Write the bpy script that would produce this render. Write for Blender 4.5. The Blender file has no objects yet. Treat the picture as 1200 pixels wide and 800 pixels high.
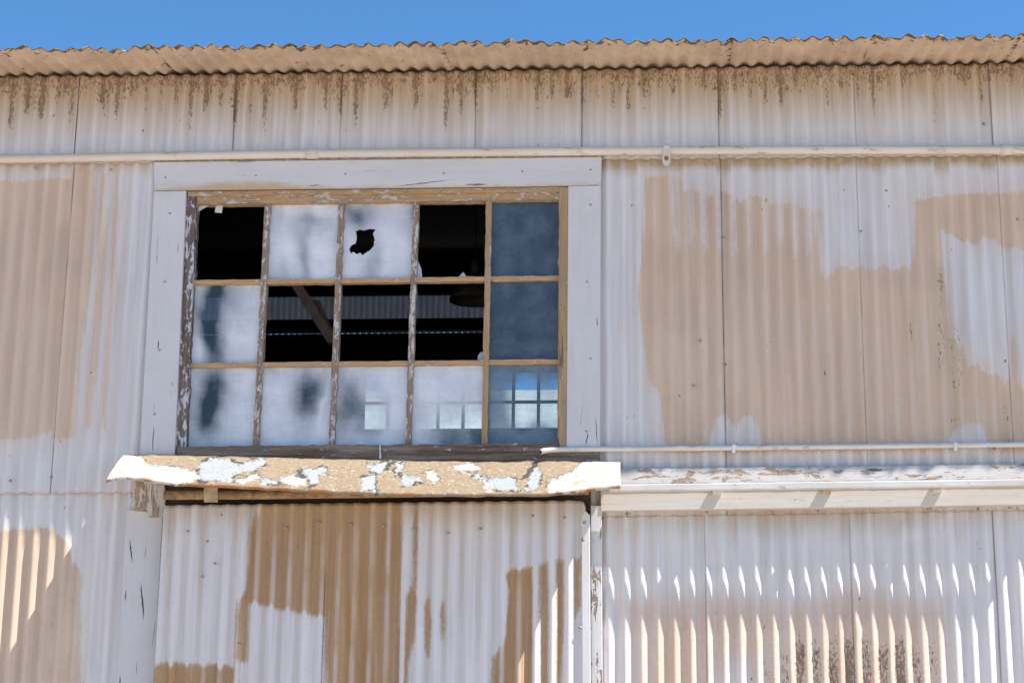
import bpy, bmesh, math, random
import numpy as np
from mathutils import Vector, Matrix, Euler
random.seed(7); RNG = np.random.default_rng(11)
scn = bpy.context.scene
COL = scn.collection
R = math.radians
# ------------------------------------------------------------------ camera model (pixels of the 1200x800 photograph -> points on planes y = const)
F, PX, PY = 2000.0, 690.0, 400.0
PITCH, YAW = R(13.5), R(2.3)
CAM = Vector((0.0, -7.5, 1.62))
ROT = Euler((R(90) + PITCH, 0, YAW), 'XYZ').to_matrix()
def W(px, py, y=0.0):
    d = ROT @ Vector(((px - PX) / F, -(py - PY) / F, -1.0))
    t = (y - CAM.y) / d.y
    p = CAM + d * t
    return p.x, p.z
RN = np.array(ROT)
def PIX(x, y, z):
    """world -> photograph pixel (numpy arrays); used to lay stains out on the wall"""
    v = np.stack([x - CAM.x, y - CAM.y, z - CAM.z], -1) @ RN
    return PX + F * v[..., 0] / -v[..., 2], PY - F * v[..., 1] / -v[..., 2]

# ------------------------------------------------------------------ node helper
class NT:
    def __init__(s, name):
        s.m = bpy.data.materials.new(name); s.m.use_nodes = True
        s.t = s.m.node_tree; s.t.nodes.clear()
        s.out = s.t.nodes.new('ShaderNodeOutputMaterial')
        s._tc = None
    def node(s, ty, **kw):
        n = s.t.nodes.new(ty)
        for k, v in kw.items(): setattr(n, k, v)
        return n
    def put(s, sock, v):
        if isinstance(v, bpy.types.NodeSocket): s.t.links.new(v, sock)
        elif isinstance(v, (tuple, list)) and len(v) == 3 and sock.type == 'RGBA': sock.default_value = (*v, 1)
        else: sock.default_value = v
    def obj(s):
        if not s._tc: s._tc = s.node('ShaderNodeTexCoord')
        return s._tc.outputs['Object']
    def attr(s, name):
        return s.node('ShaderNodeAttribute', attribute_name=name).outputs['Fac']
    def math(s, op, a, b=0.0, c=None, clamp=False):
        n = s.node('ShaderNodeMath', operation=op, use_clamp=clamp)
        s.put(n.inputs[0], a); s.put(n.inputs[1], b)
        if c is not None: s.put(n.inputs[2], c)
        return n.outputs[0]
    def mapping(s, vec, scale=(1, 1, 1), loc=(0, 0, 0)):
        n = s.node('ShaderNodeMapping'); s.put(n.inputs['Vector'], vec)
        n.inputs['Scale'].default_value = scale; n.inputs['Location'].default_value = loc
        return n.outputs[0]
    def noise(s, scale, vec=None, detail=4, rough=0.55, dist=0.0, stretch=None, loc=(0, 0, 0)):
        v = vec or s.obj()
        if stretch or loc != (0, 0, 0): v = s.mapping(v, stretch or (1, 1, 1), loc)
        n = s.node('ShaderNodeTexNoise'); s.put(n.inputs['Vector'], v)
        n.inputs['Scale'].default_value = scale; n.inputs['Detail'].default_value = detail
        n.inputs['Roughness'].default_value = rough; n.inputs['Distortion'].default_value = dist
        return n.outputs['Fac']
    def step(s, v, lo, hi):
        n = s.node('ShaderNodeMapRange', interpolation_type='SMOOTHSTEP')
        s.put(n.inputs['Value'], v); s.put(n.inputs['From Min'], lo); s.put(n.inputs['From Max'], hi)
        return n.outputs['Result']
    def lin(s, v, a, b, c, d):
        n = s.node('ShaderNodeMapRange'); s.put(n.inputs['Value'], v)
        for k, q in zip(('From Min', 'From Max', 'To Min', 'To Max'), (a, b, c, d)): n.inputs[k].default_value = q
        return n.outputs['Result']
    def mix(s, f, a, b):
        n = s.node('ShaderNodeMix', data_type='RGBA')
        s.put(n.inputs['Factor'], f); s.put(n.inputs[6], a); s.put(n.inputs[7], b)
        return n.outputs[2]
    def bump(s, h, strength=0.3, dist=0.002, normal=None):
        n = s.node('ShaderNodeBump'); n.inputs['Strength'].default_value = strength; n.inputs['Distance'].default_value = dist
        s.put(n.inputs['Height'], h)
        if normal: s.put(n.inputs['Normal'], normal)
        return n.outputs[0]
    def bsdf(s, col, rough=0.6, normal=None, metal=0.0, spec=0.4):
        n = s.node('ShaderNodeBsdfPrincipled')
        s.put(n.inputs['Base Color'], col); s.put(n.inputs['Roughness'], rough); s.put(n.inputs['Metallic'], metal)
        n.inputs['Specular IOR Level'].default_value = spec
        if normal: s.put(n.inputs['Normal'], normal)
        return n.outputs[0]
    def done(s, sh):
        s.t.links.new(sh, s.out.inputs['Surface']); return s.m

WHITE = (.725, .68, .665); WHITE2 = (.63, .585, .575)
def sheet_mat(name, tan, tan2, wash=(.46, .34, .22), white=WHITE, white2=WHITE2, soft=.008, wob=.05, crestw=.13):
    n = NT(name)
    fine = n.noise(38, detail=5, rough=.6)
    streak = n.noise(1.0, detail=4, stretch=(34, 1, 1.3))
    streak2 = n.noise(1.0, detail=3, stretch=(120, 1, 2.2), loc=(3, 1, 5))
    broad = n.noise(1.7, detail=3, loc=(9, 2, 4))
    # whitewash, brushed on in vertical strokes
    w = n.mix(n.step(streak, .38, .64), white, white2)
    w = n.mix(n.math('MULTIPLY', n.step(broad, .42, .68), .55), w, (.69, .625, .585))
    w = n.mix(n.math('MULTIPLY', n.step(streak2, .55, .8), .35), w, (.56, .52, .51))
    t = n.mix(n.step(streak, .3, .7), tan, tan2)
    t = n.mix(n.math('MULTIPLY', n.step(streak2, .5, .72), .30), t, white2)
    t = n.mix(n.math('MULTIPLY', n.step(fine, .50, .75), .35), t, tan2)
    t = n.mix(n.math('MULTIPLY', n.step(n.noise(2.3, detail=5, rough=.6, stretch=(1, 1, .6), loc=(6, 6, 1)), .46, .66), .55), t, tuple(q * .84 for q in tan2))
    t = n.mix(n.math('MULTIPLY', n.attr('crest'), n.math('MULTIPLY', n.math('MULTIPLY', crestw, n.step(n.noise(2.6, detail=3, loc=(2, 9, 4)), .34, .62)), n.lin(streak, .3, .65, .4, 1.2)), clamp=True), t, white2)
    d = n.math('ADD', n.attr('tan'), n.math('MULTIPLY', n.math('SUBTRACT', streak, .5), wob))
    d = n.math('ADD', d, n.math('MULTIPLY', n.math('SUBTRACT', n.noise(1, detail=4, rough=.65, stretch=(75, 1, 22), loc=(2, 7, 1)), .5), wob * .55))
    d = n.math('ADD', d, n.math('MULTIPLY', n.math('SUBTRACT', streak2, .5), wob * .7))
    d = n.math('ADD', d, n.math('MULTIPLY', n.math('SUBTRACT', n.noise(1, detail=5, rough=.7, stretch=(260, 1, 70), loc=(4, 4, 9)), .5), .034))
    fd = n.math('MULTIPLY', n.attr('fade'), n.step(n.math('ADD', streak2, n.math('MULTIPLY', n.math('SUBTRACT', fine, .5), .8)), .28, .62))
    c = n.mix(n.math('MULTIPLY', n.step(d, -soft, soft), n.math('SUBTRACT', 1.0, n.math('MULTIPLY', fd, .85))), w, t)
    # troughs darkened in the colour to deepen the relief shading
    trough_shade = n.math('MULTIPLY', n.math('MULTIPLY', n.step(n.attr('valley'), .55, .95), n.step(n.noise(3.1, detail=4, stretch=(1, 1, .5), loc=(3, 8, 8)), .40, .66)), n.lin(n.step(d, -.02, .02), 0, 1, .14, .34))
    c = n.mix(trough_shade, c, (.36, .285, .22))
    # thin brushed-out veil of tan
    vl = n.math('MULTIPLY', n.attr('veil'), n.lin(n.math('ADD', n.math('MULTIPLY', streak, .6), n.math('MULTIPLY', fine, .4)), .32, .66, .35, 1.15), clamp=True)
    c = n.mix(vl, c, tan2)
    # brown run-off stains
    wsh = n.math('MULTIPLY', n.attr('wash'), n.lin(streak, .3, .7, .55, 1.15), clamp=True)
    c = n.mix(wsh, c, wash)
    # dark crusty drips in the troughs
    speck = n.noise(95, detail=6, rough=.7, stretch=(1.3, 1, .55))
    blot = n.noise(22, detail=4, rough=.6, stretch=(1, 1, .35), loc=(5, 5, 5))
    dr = n.math('ADD', n.math('MULTIPLY', speck, .72), n.math('MULTIPLY', blot, .28))
    dr = n.lin(dr, 0, 1, -.65, 1.65)
    thr = n.lin(n.attr('drip'), 0, 1, 1.12, .30)
    drm = n.step(n.math('SUBTRACT', dr, thr), -.03, .12)
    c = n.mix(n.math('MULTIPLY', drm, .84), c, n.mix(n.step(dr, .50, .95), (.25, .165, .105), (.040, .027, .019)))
    # random small chips
    chip = n.math('MULTIPLY', n.step(n.noise(30, detail=3, rough=.5, stretch=(1.2, 1, .7), loc=(1, 8, 3)), .735, .765), .8)
    c = n.mix(chip, c, (.13, .10, .08))
    # dark grit along lapped edges
    sm = n.math('MULTIPLY', n.attr('seam'), n.lin(n.noise(1, detail=3, stretch=(20, 1, 6)), .3, .65, .35, 1.0), clamp=True)
    c = n.mix(sm, c, (.06, .05, .045))
    h = n.math('ADD', n.math('MULTIPLY', n.noise(9, detail=3), 1.4), n.math('MULTIPLY', fine, .35))
    h = n.math('ADD', h, n.math('MULTIPLY', drm, .35))
    nb = n.bump(h, .35, .0035)
    nb = n.bump(n.step(d, -.006, .006), .25, .0008, nb)
    return n.done(n.bsdf(c, n.lin(fine, .3, .7, .5, .75), nb, spec=.3))

def wood_mat(name, w1, w2, paint, amount, axis='x', paint2=None, gap=(.05, .035, .025), grain=60, crack=.3, fl=17, stain=False, cracks=(), dirt=.25):
    n = NT(name)
    st = {'x': (.05, 1, 1), 'z': (1, 1, .05)}[axis]
    g = n.noise(grain, detail=5, rough=.65, stretch=st, dist=.4)
    g2 = n.noise(grain * 3, detail=3, stretch=st, loc=(3, 3, 3))
    wd = n.mix(n.step(n.math('ADD', n.math('MULTIPLY', g, .7), n.math('MULTIPLY', g2, .3)), .36, .64), w1, w2)
    st2 = {'x': (.35, 1, 1), 'z': (1, 1, .35)}[axis]
    pk = n.noise(fl, detail=7, rough=.68, stretch=st2, dist=.6, loc=(1, 4, 2))
    pk = n.math('ADD', n.math('MULTIPLY', pk, .72), n.math('MULTIPLY', g, .28))
    thr = .5 + (.5 - amount) * .55
    pm = n.step(pk, thr - .012, thr + .012)
    pc = n.mix(n.noise(6, detail=4), paint, paint2 or tuple(q * .86 for q in paint))
    c = n.mix(pm, wd, pc)
    if dirt:
        st3 = {'x': (.25, 1, 1), 'z': (1, 1, .25)}[axis]
        c = n.mix(n.math('MULTIPLY', n.step(n.noise(9, detail=5, rough=.65, stretch=st3, loc=(5, 2, 9)), .44, .72), dirt), c, (.47, .40, .33))
        c = n.mix(n.math('MULTIPLY', n.step(g, .45, .7), dirt * .6), c, (.50, .46, .45))
    edge = n.math('SUBTRACT', 1.0, n.step(n.math('ABSOLUTE', n.math('SUBTRACT', pk, thr - .012)), .0, .02))
    c = n.mix(n.math('MULTIPLY', edge, .55), c, gap)
    ck = n.step(n.noise(26, detail=4, rough=.6, stretch={'x': (.09, 1, 1.4), 'z': (1.4, 1, .09)}[axis], loc=(7, 1, 6)), .68, .71)
    c = n.mix(n.math('MULTIPLY', ck, crack * 2.5, clamp=True), c, gap)
    for (ax, ay), (bx, by), wd0 in cracks:
        wd0 *= .62
        (x0, z0), (x1, z1) = W(ax, ay, -.032), W(bx, by, -.032)
        so = n.node('ShaderNodeSeparateXYZ'); n.put(so.inputs[0], n.obj())
        jx = n.math('ADD', so.outputs[0], n.math('MULTIPLY', n.math('SUBTRACT', n.noise(45, detail=3, loc=(1, 1, 1)), .5), .010))
        jz = n.math('ADD', so.outputs[2], n.math('MULTIPLY', n.math('SUBTRACT', n.noise(45, detail=3, loc=(7, 3, 1)), .5), .010))
        L = math.hypot(x1 - x0, z1 - z0); ux, uz = (x1 - x0) / L, (z1 - z0) / L
        px_ = n.math('SUBTRACT', jx, x0); pz_ = n.math('SUBTRACT', jz, z0)
        al = n.math('ADD', n.math('MULTIPLY', px_, ux), n.math('MULTIPLY', pz_, uz))
        ac = n.math('ABSOLUTE', n.math('SUBTRACT', n.math('MULTIPLY', px_, uz), n.math('MULTIPLY', pz_, ux)))
        tt = n.math('DIVIDE', al, L, clamp=True)
        wl_ = n.math('MULTIPLY', n.math('MULTIPLY', n.math('MULTIPLY', tt, n.math('SUBTRACT', 1.0, tt)), 4.0), wd0)
        mk = n.math('MULTIPLY', n.step(n.math('SUBTRACT', wl_, ac), -.0004, .0006), n.math('GREATER_THAN', wl_, .00005))
        c = n.mix(n.math('MULTIPLY', mk, .92), c, (.045, .035, .03)); ck = n.math('MAXIMUM', ck, mk)
    if stain:   # orange bare wood along the lower edge of the head board
        sx = n.node('ShaderNodeSeparateXYZ'); n.put(sx.inputs[0], n.obj())
        (xa, za), (xb, zb) = W(218, 222.5, -.03), W(704, 217, -.03)
        ln = n.math('ADD', za - xa * (zb - za) / (xb - xa), n.math('MULTIPLY', sx.outputs[0], (zb - za) / (xb - xa)))
        up = n.math('SUBTRACT', sx.outputs[2], ln)
        ctr = W(285, 215)[0]
        wd_ = n.math('MULTIPLY', n.step(n.math('ABSOLUTE', n.math('SUBTRACT', sx.outputs[0], ctr)), .42, .05), .034)
        lim = n.math('ADD', n.math('ADD', .004, wd_), n.math('MULTIPLY', n.math('SUBTRACT', n.noise(34, detail=5, rough=.65, stretch=(.35, 1, 1)), .5), .055))
        c = n.mix(n.math('MULTIPLY', n.step(n.math('SUBTRACT', lim, up), -.014, .022), .8), c, n.mix(g, (.62, .42, .24), (.46, .28, .13)))
    hh = n.math('ADD', n.math('MULTIPLY', pm, .8), n.math('MULTIPLY', g, .9))
    hh = n.math('SUBTRACT', hh, n.math('MULTIPLY', ck, .8))
    return n.done(n.bsdf(c, .72, n.bump(hh, .55, .002), spec=.25))

def plain_mat(name, c1, c2, scale=8, rough=.6, bump=.2, stain=None, stretch=None, metal=0.0):
    n = NT(name)
    a = n.noise(scale, detail=5, stretch=stretch)
    c = n.mix(n.step(a, .35, .65), c1, c2)
    if stain:
        c = n.mix(n.math('MULTIPLY', n.step(n.noise(scale * 3.1, detail=6, rough=.7, loc=(4, 2, 8), stretch=stretch), .56, .66), .75), c, stain)
    return n.done(n.bsdf(c, rough, n.bump(n.noise(scale * 6, detail=4), bump, .002), metal=metal, spec=.3))

TAN = (.72, .54, .40); TAN2 = (.635, .455, .33)
M = {}
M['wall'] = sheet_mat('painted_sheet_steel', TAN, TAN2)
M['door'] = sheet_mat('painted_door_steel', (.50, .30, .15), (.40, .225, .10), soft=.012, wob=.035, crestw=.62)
def roof_mat():
    n = NT('weathered_roof_steel')
    a = n.noise(5, detail=5); b = n.noise(30, detail=5, rough=.65, stretch=(1, .5, 1))
    c = n.mix(n.step(a, .35, .65), (.66, .53, .405), (.55, .43, .325))
    c = n.mix(n.math('MULTIPLY', n.step(b, .5, .72), .4), c, (.44, .29, .18))
    e = n.attr('edge')
    k = n.step(n.math('ADD', n.noise(28, detail=5, rough=.7, loc=(2, 2, 2)), n.math('MULTIPLY', e, .26)), .63, .71)
    c = n.mix(n.math('MULTIPLY', k, .9), c, (.06, .045, .03))
    c = n.mix(n.math('MULTIPLY', n.step(n.noise(40, detail=4, loc=(9, 1, 1)), .66, .7), .5), c, (.68, .62, .55))
    return n.done(n.bsdf(c, .65, n.bump(n.math('ADD', b, a), .4, .004), spec=.25))
M['roof'] = roof_mat()
M['casing'] = wood_mat('casing_paint', (.42, .26, .13), (.30, .19, .10), (.70, .655, .64), .84, 'z', crack=.2, cracks=[((180, 498), (178.5, 531), .0035), ((181, 470), (180, 486), .0012), ((698, 486), (700, 522), .003), ((690, 505), (686, 523), .004), ((699, 372), (700.5, 382), .003), ((186, 398), (185, 410), .004), ((209, 285), (208, 297), .0025), ((683, 470), (680, 500), .0012)])
M['casing_h'] = wood_mat('header_paint', (.46, .28, .14), (.34, .21, .11), (.70, .655, .64), .82, 'x', crack=.2, stain=True, cracks=[((460, 219), (530, 210.5), .0035), ((545, 216.5), (572, 216), .006), ((280, 205), (292, 205.5), .0012), ((360, 218), (376, 217), .003), ((420, 201), (445, 200), .0012), ((686, 217), (704, 216), .002)])
M['bare'] = wood_mat('bare_orange_wood', (.52, .33, .17), (.36, .21, .10), (.60, .51, .43), .42, 'x', crack=.25, fl=40)
M['bare_v'] = wood_mat('bare_orange_wood_upright', (.47, .30, .155), (.33, .20, .095), (.58, .50, .43), .30, 'z', crack=.25, fl=44)
M['dark_v'] = wood_mat('rotten_dark_wood_upright', (.10, .065, .05), (.20, .13, .10), (.64, .61, .62), .44, 'z', crack=.4, fl=46)
M['munt_v'] = wood_mat('muntin_upright_wood', (.36, .24, .16), (.20, .13, .09), (.60, .53, .48), .46, 'z', grain=110, fl=60)
M['munt_h'] = wood_mat('muntin_rail_wood', (.58, .36, .19), (.40, .24, .12), (.62, .57, .52), .33, 'x', grain=110, fl=60)
M['sill'] = wood_mat('rotten_sill_wood', (.085, .055, .038), (.20, .135, .09), (.44, .40, .37), .34, 'x', crack=.5, fl=60)
M['post'] = wood_mat('flaking_post_wood', (.25, .19, .15), (.38, .32, .28), (.70, .68, .68), .58, 'z', crack=.4)
M['board'] = wood_mat('cream_board_wood', (.50, .40, .30), (.40, .31, .22), (.64, .59, .535), .74, 'x', crack=.35, fl=24, dirt=.3)
M['cap'] = wood_mat('flaking_ledge_paint', (.26, .18, .12), (.36, .27, .19), (.47, .44, .42), .60, 'x', crack=.5, fl=30)
M['jamb'] = wood_mat('door_jamb_paint', (.40, .32, .25), (.30, .23, .17), (.68, .64, .625), .82, 'z', crack=.25, cracks=[((165, 682), (169, 726), .006), ((152, 630), (155, 660), .005), ((148, 690), (147, 705), .004), ((171, 640), (170, 655), .002), ((183, 725), (178, 760), .0015), ((141, 790), (140, 812), .005), ((160, 775), (160, 790), .002)])
M['block'] = wood_mat('split_block_wood', (.42, .32, .22), (.30, .22, .15), (.62, .58, .54), .5, 'z', crack=.7)
M['pipe'] = plain_mat('cream_pipe_paint', (.70, .62, .54), (.64, .55, .46), 7, .5, .1, (.40, .26, .14), (.3, 1, 1))
M['rail'] = plain_mat('white_rail_paint', (.68, .65, .61), (.60, .565, .515), 9, .5, .12, (.45, .33, .22), (.4, 1, 1))
M['rust'] = plain_mat('rusty_steel', (.24, .14, .07), (.36, .24, .14), 25, .8, .4, (.07, .04, .025))
M['strap'] = plain_mat('stained_cream_strap', (.52, .42, .31), (.42, .31, .2), 20, .7, .3, (.2, .12, .07))
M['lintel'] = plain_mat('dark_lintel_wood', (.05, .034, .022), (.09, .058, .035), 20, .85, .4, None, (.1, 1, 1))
M['bolt'] = plain_mat('grey_bolt_head', (.42, .38, .36), (.26, .21, .17), 60, .6, .2)
M['hole'] = plain_mat('dark_bore_disc', (.02, .017, .015), (.03, .025, .02), 20, .9, .1)
M['inner'] = plain_mat('dark_interior', (.035, .03, .028), (.022, .02, .02), 3, .9, .2)  # near-black base colour shared by the inside surfaces
def translucent_sheet():  # rear sheet made translucent so outside light brightens the strip
    n = NT('translucent_rear_sheet'); a = n.noise(5, detail=4)
    col = n.mix(a, (.36, .37, .40), (.22, .23, .26))
    d = n.node('ShaderNodeBsdfDiffuse'); t = n.node('ShaderNodeBsdfTranslucent'); n.put(d.inputs['Color'], col); n.put(t.inputs['Color'], col)
    m = n.node('ShaderNodeMixShader'); m.inputs[0].default_value = .28
    n.t.links.new(d.outputs[0], m.inputs[1]); n.t.links.new(t.outputs[0], m.inputs[2]); return n.done(m.outputs[0])
M['galv'] = translucent_sheet()
M['brace'] = plain_mat('old_brace_wood', (.20, .145, .115), (.13, .095, .075), 30, .85, .4, None, (1, 1, .2))
M['lamp'] = plain_mat('dusty_lamp_enamel', (.12, .115, .108), (.085, .08, .075), 14, .5, .1)
M['far'] = plain_mat('white_roof_coating', (.50, .49, .455), (.42, .41, .38), 4, .7, .2, (.5, .47, .42))
M['ground'] = plain_mat('pale_gravelly_concrete', (.47, .40, .325), (.39, .33, .265), .8, .9, .3)

# ------------------------------------------------------------------ object helpers
def link(name, me, mat=None, parent=None):
    o = bpy.data.objects.new(name, me); COL.objects.link(o)
    if mat is not None: me.materials.append(mat)
    if parent is not None: o.parent = parent
    return o
def thing(name, label, cat, group=None):
    o = bpy.data.objects.new(name, None); COL.objects.link(o); o.empty_display_size = .2
    o['label'] = label; o['category'] = cat
    if group: o['group'] = group
    return o
def holder(name, parent, label=None):
    o = bpy.data.objects.new(name, None); COL.objects.link(o); o.parent = parent
    if label: o['label'] = label
    return o
def from_bm(name, bm, mat, parent=None, smooth=False):
    me = bpy.data.meshes.new(name)
    bmesh.ops.recalc_face_normals(bm, faces=bm.faces)
    bm.to_mesh(me); bm.free()
    if smooth:
        for p in me.polygons: p.use_smooth = True
    return link(name, me, mat, parent)
def prism(name, pts, y0, y1, mat, parent, bev=.002, label=None, cuts=0):
    """outline pts = [(x, z)...], front at y0, back at y1"""
    bm = bmesh.new()
    a = [bm.verts.new((x, y0, z)) for x, z in pts]; b = [bm.verts.new((x, y1, z)) for x, z in pts]
    bm.faces.new(a); bm.faces.new(list(reversed(b)))
    n = len(pts)
    for i in range(n): bm.faces.new((a[i], b[i], b[(i + 1) % n], a[(i + 1) % n]))
    bmesh.ops.recalc_face_normals(bm, faces=bm.faces)
    if bev: bmesh.ops.bevel(bm, geom=list(bm.edges), offset=bev, segments=2, profile=.6, affect='EDGES')
    o = from_bm(name, bm, mat, parent)
    if label: o['label'] = label
    return o
def board(name, px, y0, y1, mat, parent, bev=.002, label=None, rough=0.0, seg=0):
    """board whose front outline is given in photograph pixels on plane y0; rough = uneven edges (m)"""
    pts = [W(a, b, y0) for a, b in px]
    if rough:
        out = []
        n = len(pts)
        for i in range(n):
            (x0, z0), (x1, z1) = pts[i], pts[(i + 1) % n]
            L = math.hypot(x1 - x0, z1 - z0); k = max(1, int(L / .03))
            dx, dz = (x1 - x0) / L, (z1 - z0) / L
            for j in range(k):
                t = j / k; w = 0 if j == 0 else random.gauss(0, rough)
                w = max(-2 * rough, min(2 * rough, w))
                out.append((x0 + (x1 - x0) * t - dz * w, z0 + (z1 - z0) * t + dx * w))
        pts = out
        bev = 0
    return prism(name, pts, y0, y1, mat, parent, bev, label)
def box(name, x0, x1, y0, y1, z0, z1, mat, parent=None, bev=0):
    return prism(name, [(x0, z0), (x1, z0), (x1, z1), (x0, z1)], y0, y1, mat, parent, bev)
def tube(name, path, r, mat, parent=None, seg=16, caps=True, inner=None):
    bm = bmesh.new(); rings = []
    P = [Vector(p) for p in path]
    rad = r if isinstance(r, (list, tuple)) else [r] * len(P)
    for i, p in enumerate(P):
        d = (P[min(i + 1, len(P) - 1)] - P[max(i - 1, 0)]).normalized()
        up = Vector((0, 0, 1)) if abs(d.z) < .9 else Vector((0, 1, 0))
        s = d.cross(up).normalized(); u = s.cross(d).normalized()
        rings.append([bm.verts.new(p + (s * math.cos(2 * math.pi * k / seg) + u * math.sin(2 * math.pi * k / seg)) * rad[i]) for k in range(seg)])
    for a, b in zip(rings, rings[1:]):
        for k in range(seg): bm.faces.new((a[k], a[(k + 1) % seg], b[(k + 1) % seg], b[k]))
    if caps:
        bm.faces.new(rings[0]); bm.faces.new(list(reversed(rings[-1])))
    return from_bm(name, bm, mat, parent, True)

# ------------------------------------------------------------------ signed distance to outlines (m, positive inside)
def sdf(poly, X, Z):
    P = np.array(poly); n = len(P)
    d = np.full(X.shape, 1e9); ins = np.zeros(X.shape, bool)
    for i in range(n):
        ax, az = P[i]; bx, bz = P[(i + 1) % n]
        ex, ez = bx - ax, bz - az; wx, wz = X - ax, Z - az
        t = np.clip((wx * ex + wz * ez) / (ex * ex + ez * ez + 1e-12), 0, 1)
        d = np.minimum(d, np.hypot(wx - ex * t, wz - ez * t))
        c = ((az > Z) != (bz > Z)) & (X < (bx - ax) * (Z - az) / (bz - az + 1e-12) + ax)
        ins ^= c
    return np.where(ins, d, -d)
def union(polys, X, Z, y=0.0):
    r = np.full(X.shape, -9.0)
    for p in polys: r = np.maximum(r, sdf([W(a, b, y) for a, b in p], X, Z))
    return r
PITCHM = .0712; AMP = .0102
def sstep(a, b, v):
    t = np.clip((v - a) / (b - a), 0, 1); return t * t * (3 - 2 * t)

TANS = [
    [(-400, 212), (30, 212), (86, 208), (62, 505), (40, 512), (0, 516), (-400, 516)],
    [(85, 196), (110, 200), (109, 280), (104, 360), (95, 420), (88, 512), (60, 516), (80, 215)],
    [(121, 206), (127, 205), (120, 330), (116, 400), (108, 500), (102, 500), (110, 380)],
    [(137, 200), (141, 240), (137, 330), (130, 420), (125, 505), (121, 500), (128, 380), (134, 250)],
    [(-400, 624), (0, 622), (55, 616), (78, 636), (86, 660), (95, 672), (95, 690), (93, 900), (-400, 900)],
    [(757, 207), (797, 207), (800, 226), (812, 222), (830, 232), (846, 224), (868, 236), (880, 228), (905, 240), (925, 238), (958, 250), (1000, 240), (1072, 236),
     (1110, 228), (1200, 226), (1600, 226), (1600, 530), (779, 530), (776, 490), (771, 458), (762, 452), (760, 430), (753, 395), (747, 345), (752, 300)],
]
WHITES = [
    [(960, 200), (1071, 200), (1071, 300), (1066, 318), (1058, 312), (1046, 319), (1036, 310), (1024, 317), (1012, 311), (1000, 316), (988, 312), (980, 316), (968, 326), (962, 310)],
    [(1103, 270), (1113, 275), (1130, 283), (1143, 289), (1150, 279), (1166, 282), (1174, 291), (1188, 290), (1215, 295), (1300, 300), (1300, 470), (1200, 458), (1193, 447),
     (1189, 420), (1186, 396), (1184, 440), (1178, 449), (1170, 439), (1158, 440), (1148, 429), (1137, 427), (1128, 410), (1113, 394), (1110, 350)],
    [(1107, 520), (1120, 503), (1137, 495), (1150, 497), (1157, 520), (1157, 540), (1107, 540)],
    [(830, 523), (838, 490), (852, 484), (862, 505), (872, 486), (884, 490), (892, 523)],
    [(840, 810), (850, 778), (862, 762), (880, 770), (890, 810)],
]
FADES = [
    [(784, 190), (797, 195), (799, 288), (794, 296), (789, 270)],
    [(806, 200), (812, 200), (813, 270), (808, 285)],
    [(820, 200), (829, 200), (829, 290), (824, 296)],
    [(838, 200), (847, 200), (848, 285), (842, 292)],
    [(856, 205), (862, 205), (864, 296), (858, 300)],
    [(874, 205), (880, 205), (880, 285), (876, 290)],
    [(893, 205), (900, 205), (900, 292), (895, 298)],
    [(910, 205), (917, 205), (918, 275), (912, 280)],
    [(928, 205), (936, 205), (936, 298), (930, 303)],
    [(944, 205), (960, 205), (958, 268), (946, 298)],
]
DOORTAN = [
    [(310, 570), (470, 570), (472, 640), (470, 720), (466, 900), (384, 900), (381, 724), (290, 706), (290, 775), (280, 776), (278, 900), (100, 900), (100, 775), (240, 777), (272, 780), (276, 706), (288, 690), (293, 620)],
    [(483, 560), (489, 560), (488, 690), (484, 690)],
    [(474, 770), (476, 700), (484, 682), (489, 700), (486, 750), (478, 775), (473, 900), (466, 900)],
    [(497, 708), (502, 700), (505, 730), (502, 768), (498, 760)],
    [(516, 712), (519, 705), (520, 740), (517, 748)],
    [(590, 672), (610, 664), (624, 664), (626, 900), (574, 900), (577, 772), (592, 746), (597, 690)],
    [(632, 662), (642, 658), (643, 900), (633, 900)],
    [(652, 656), (661, 655), (660, 740), (655, 800), (651, 800)],
    [(673, 655), (680, 653), (680, 710), (674, 722)],
]

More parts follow.
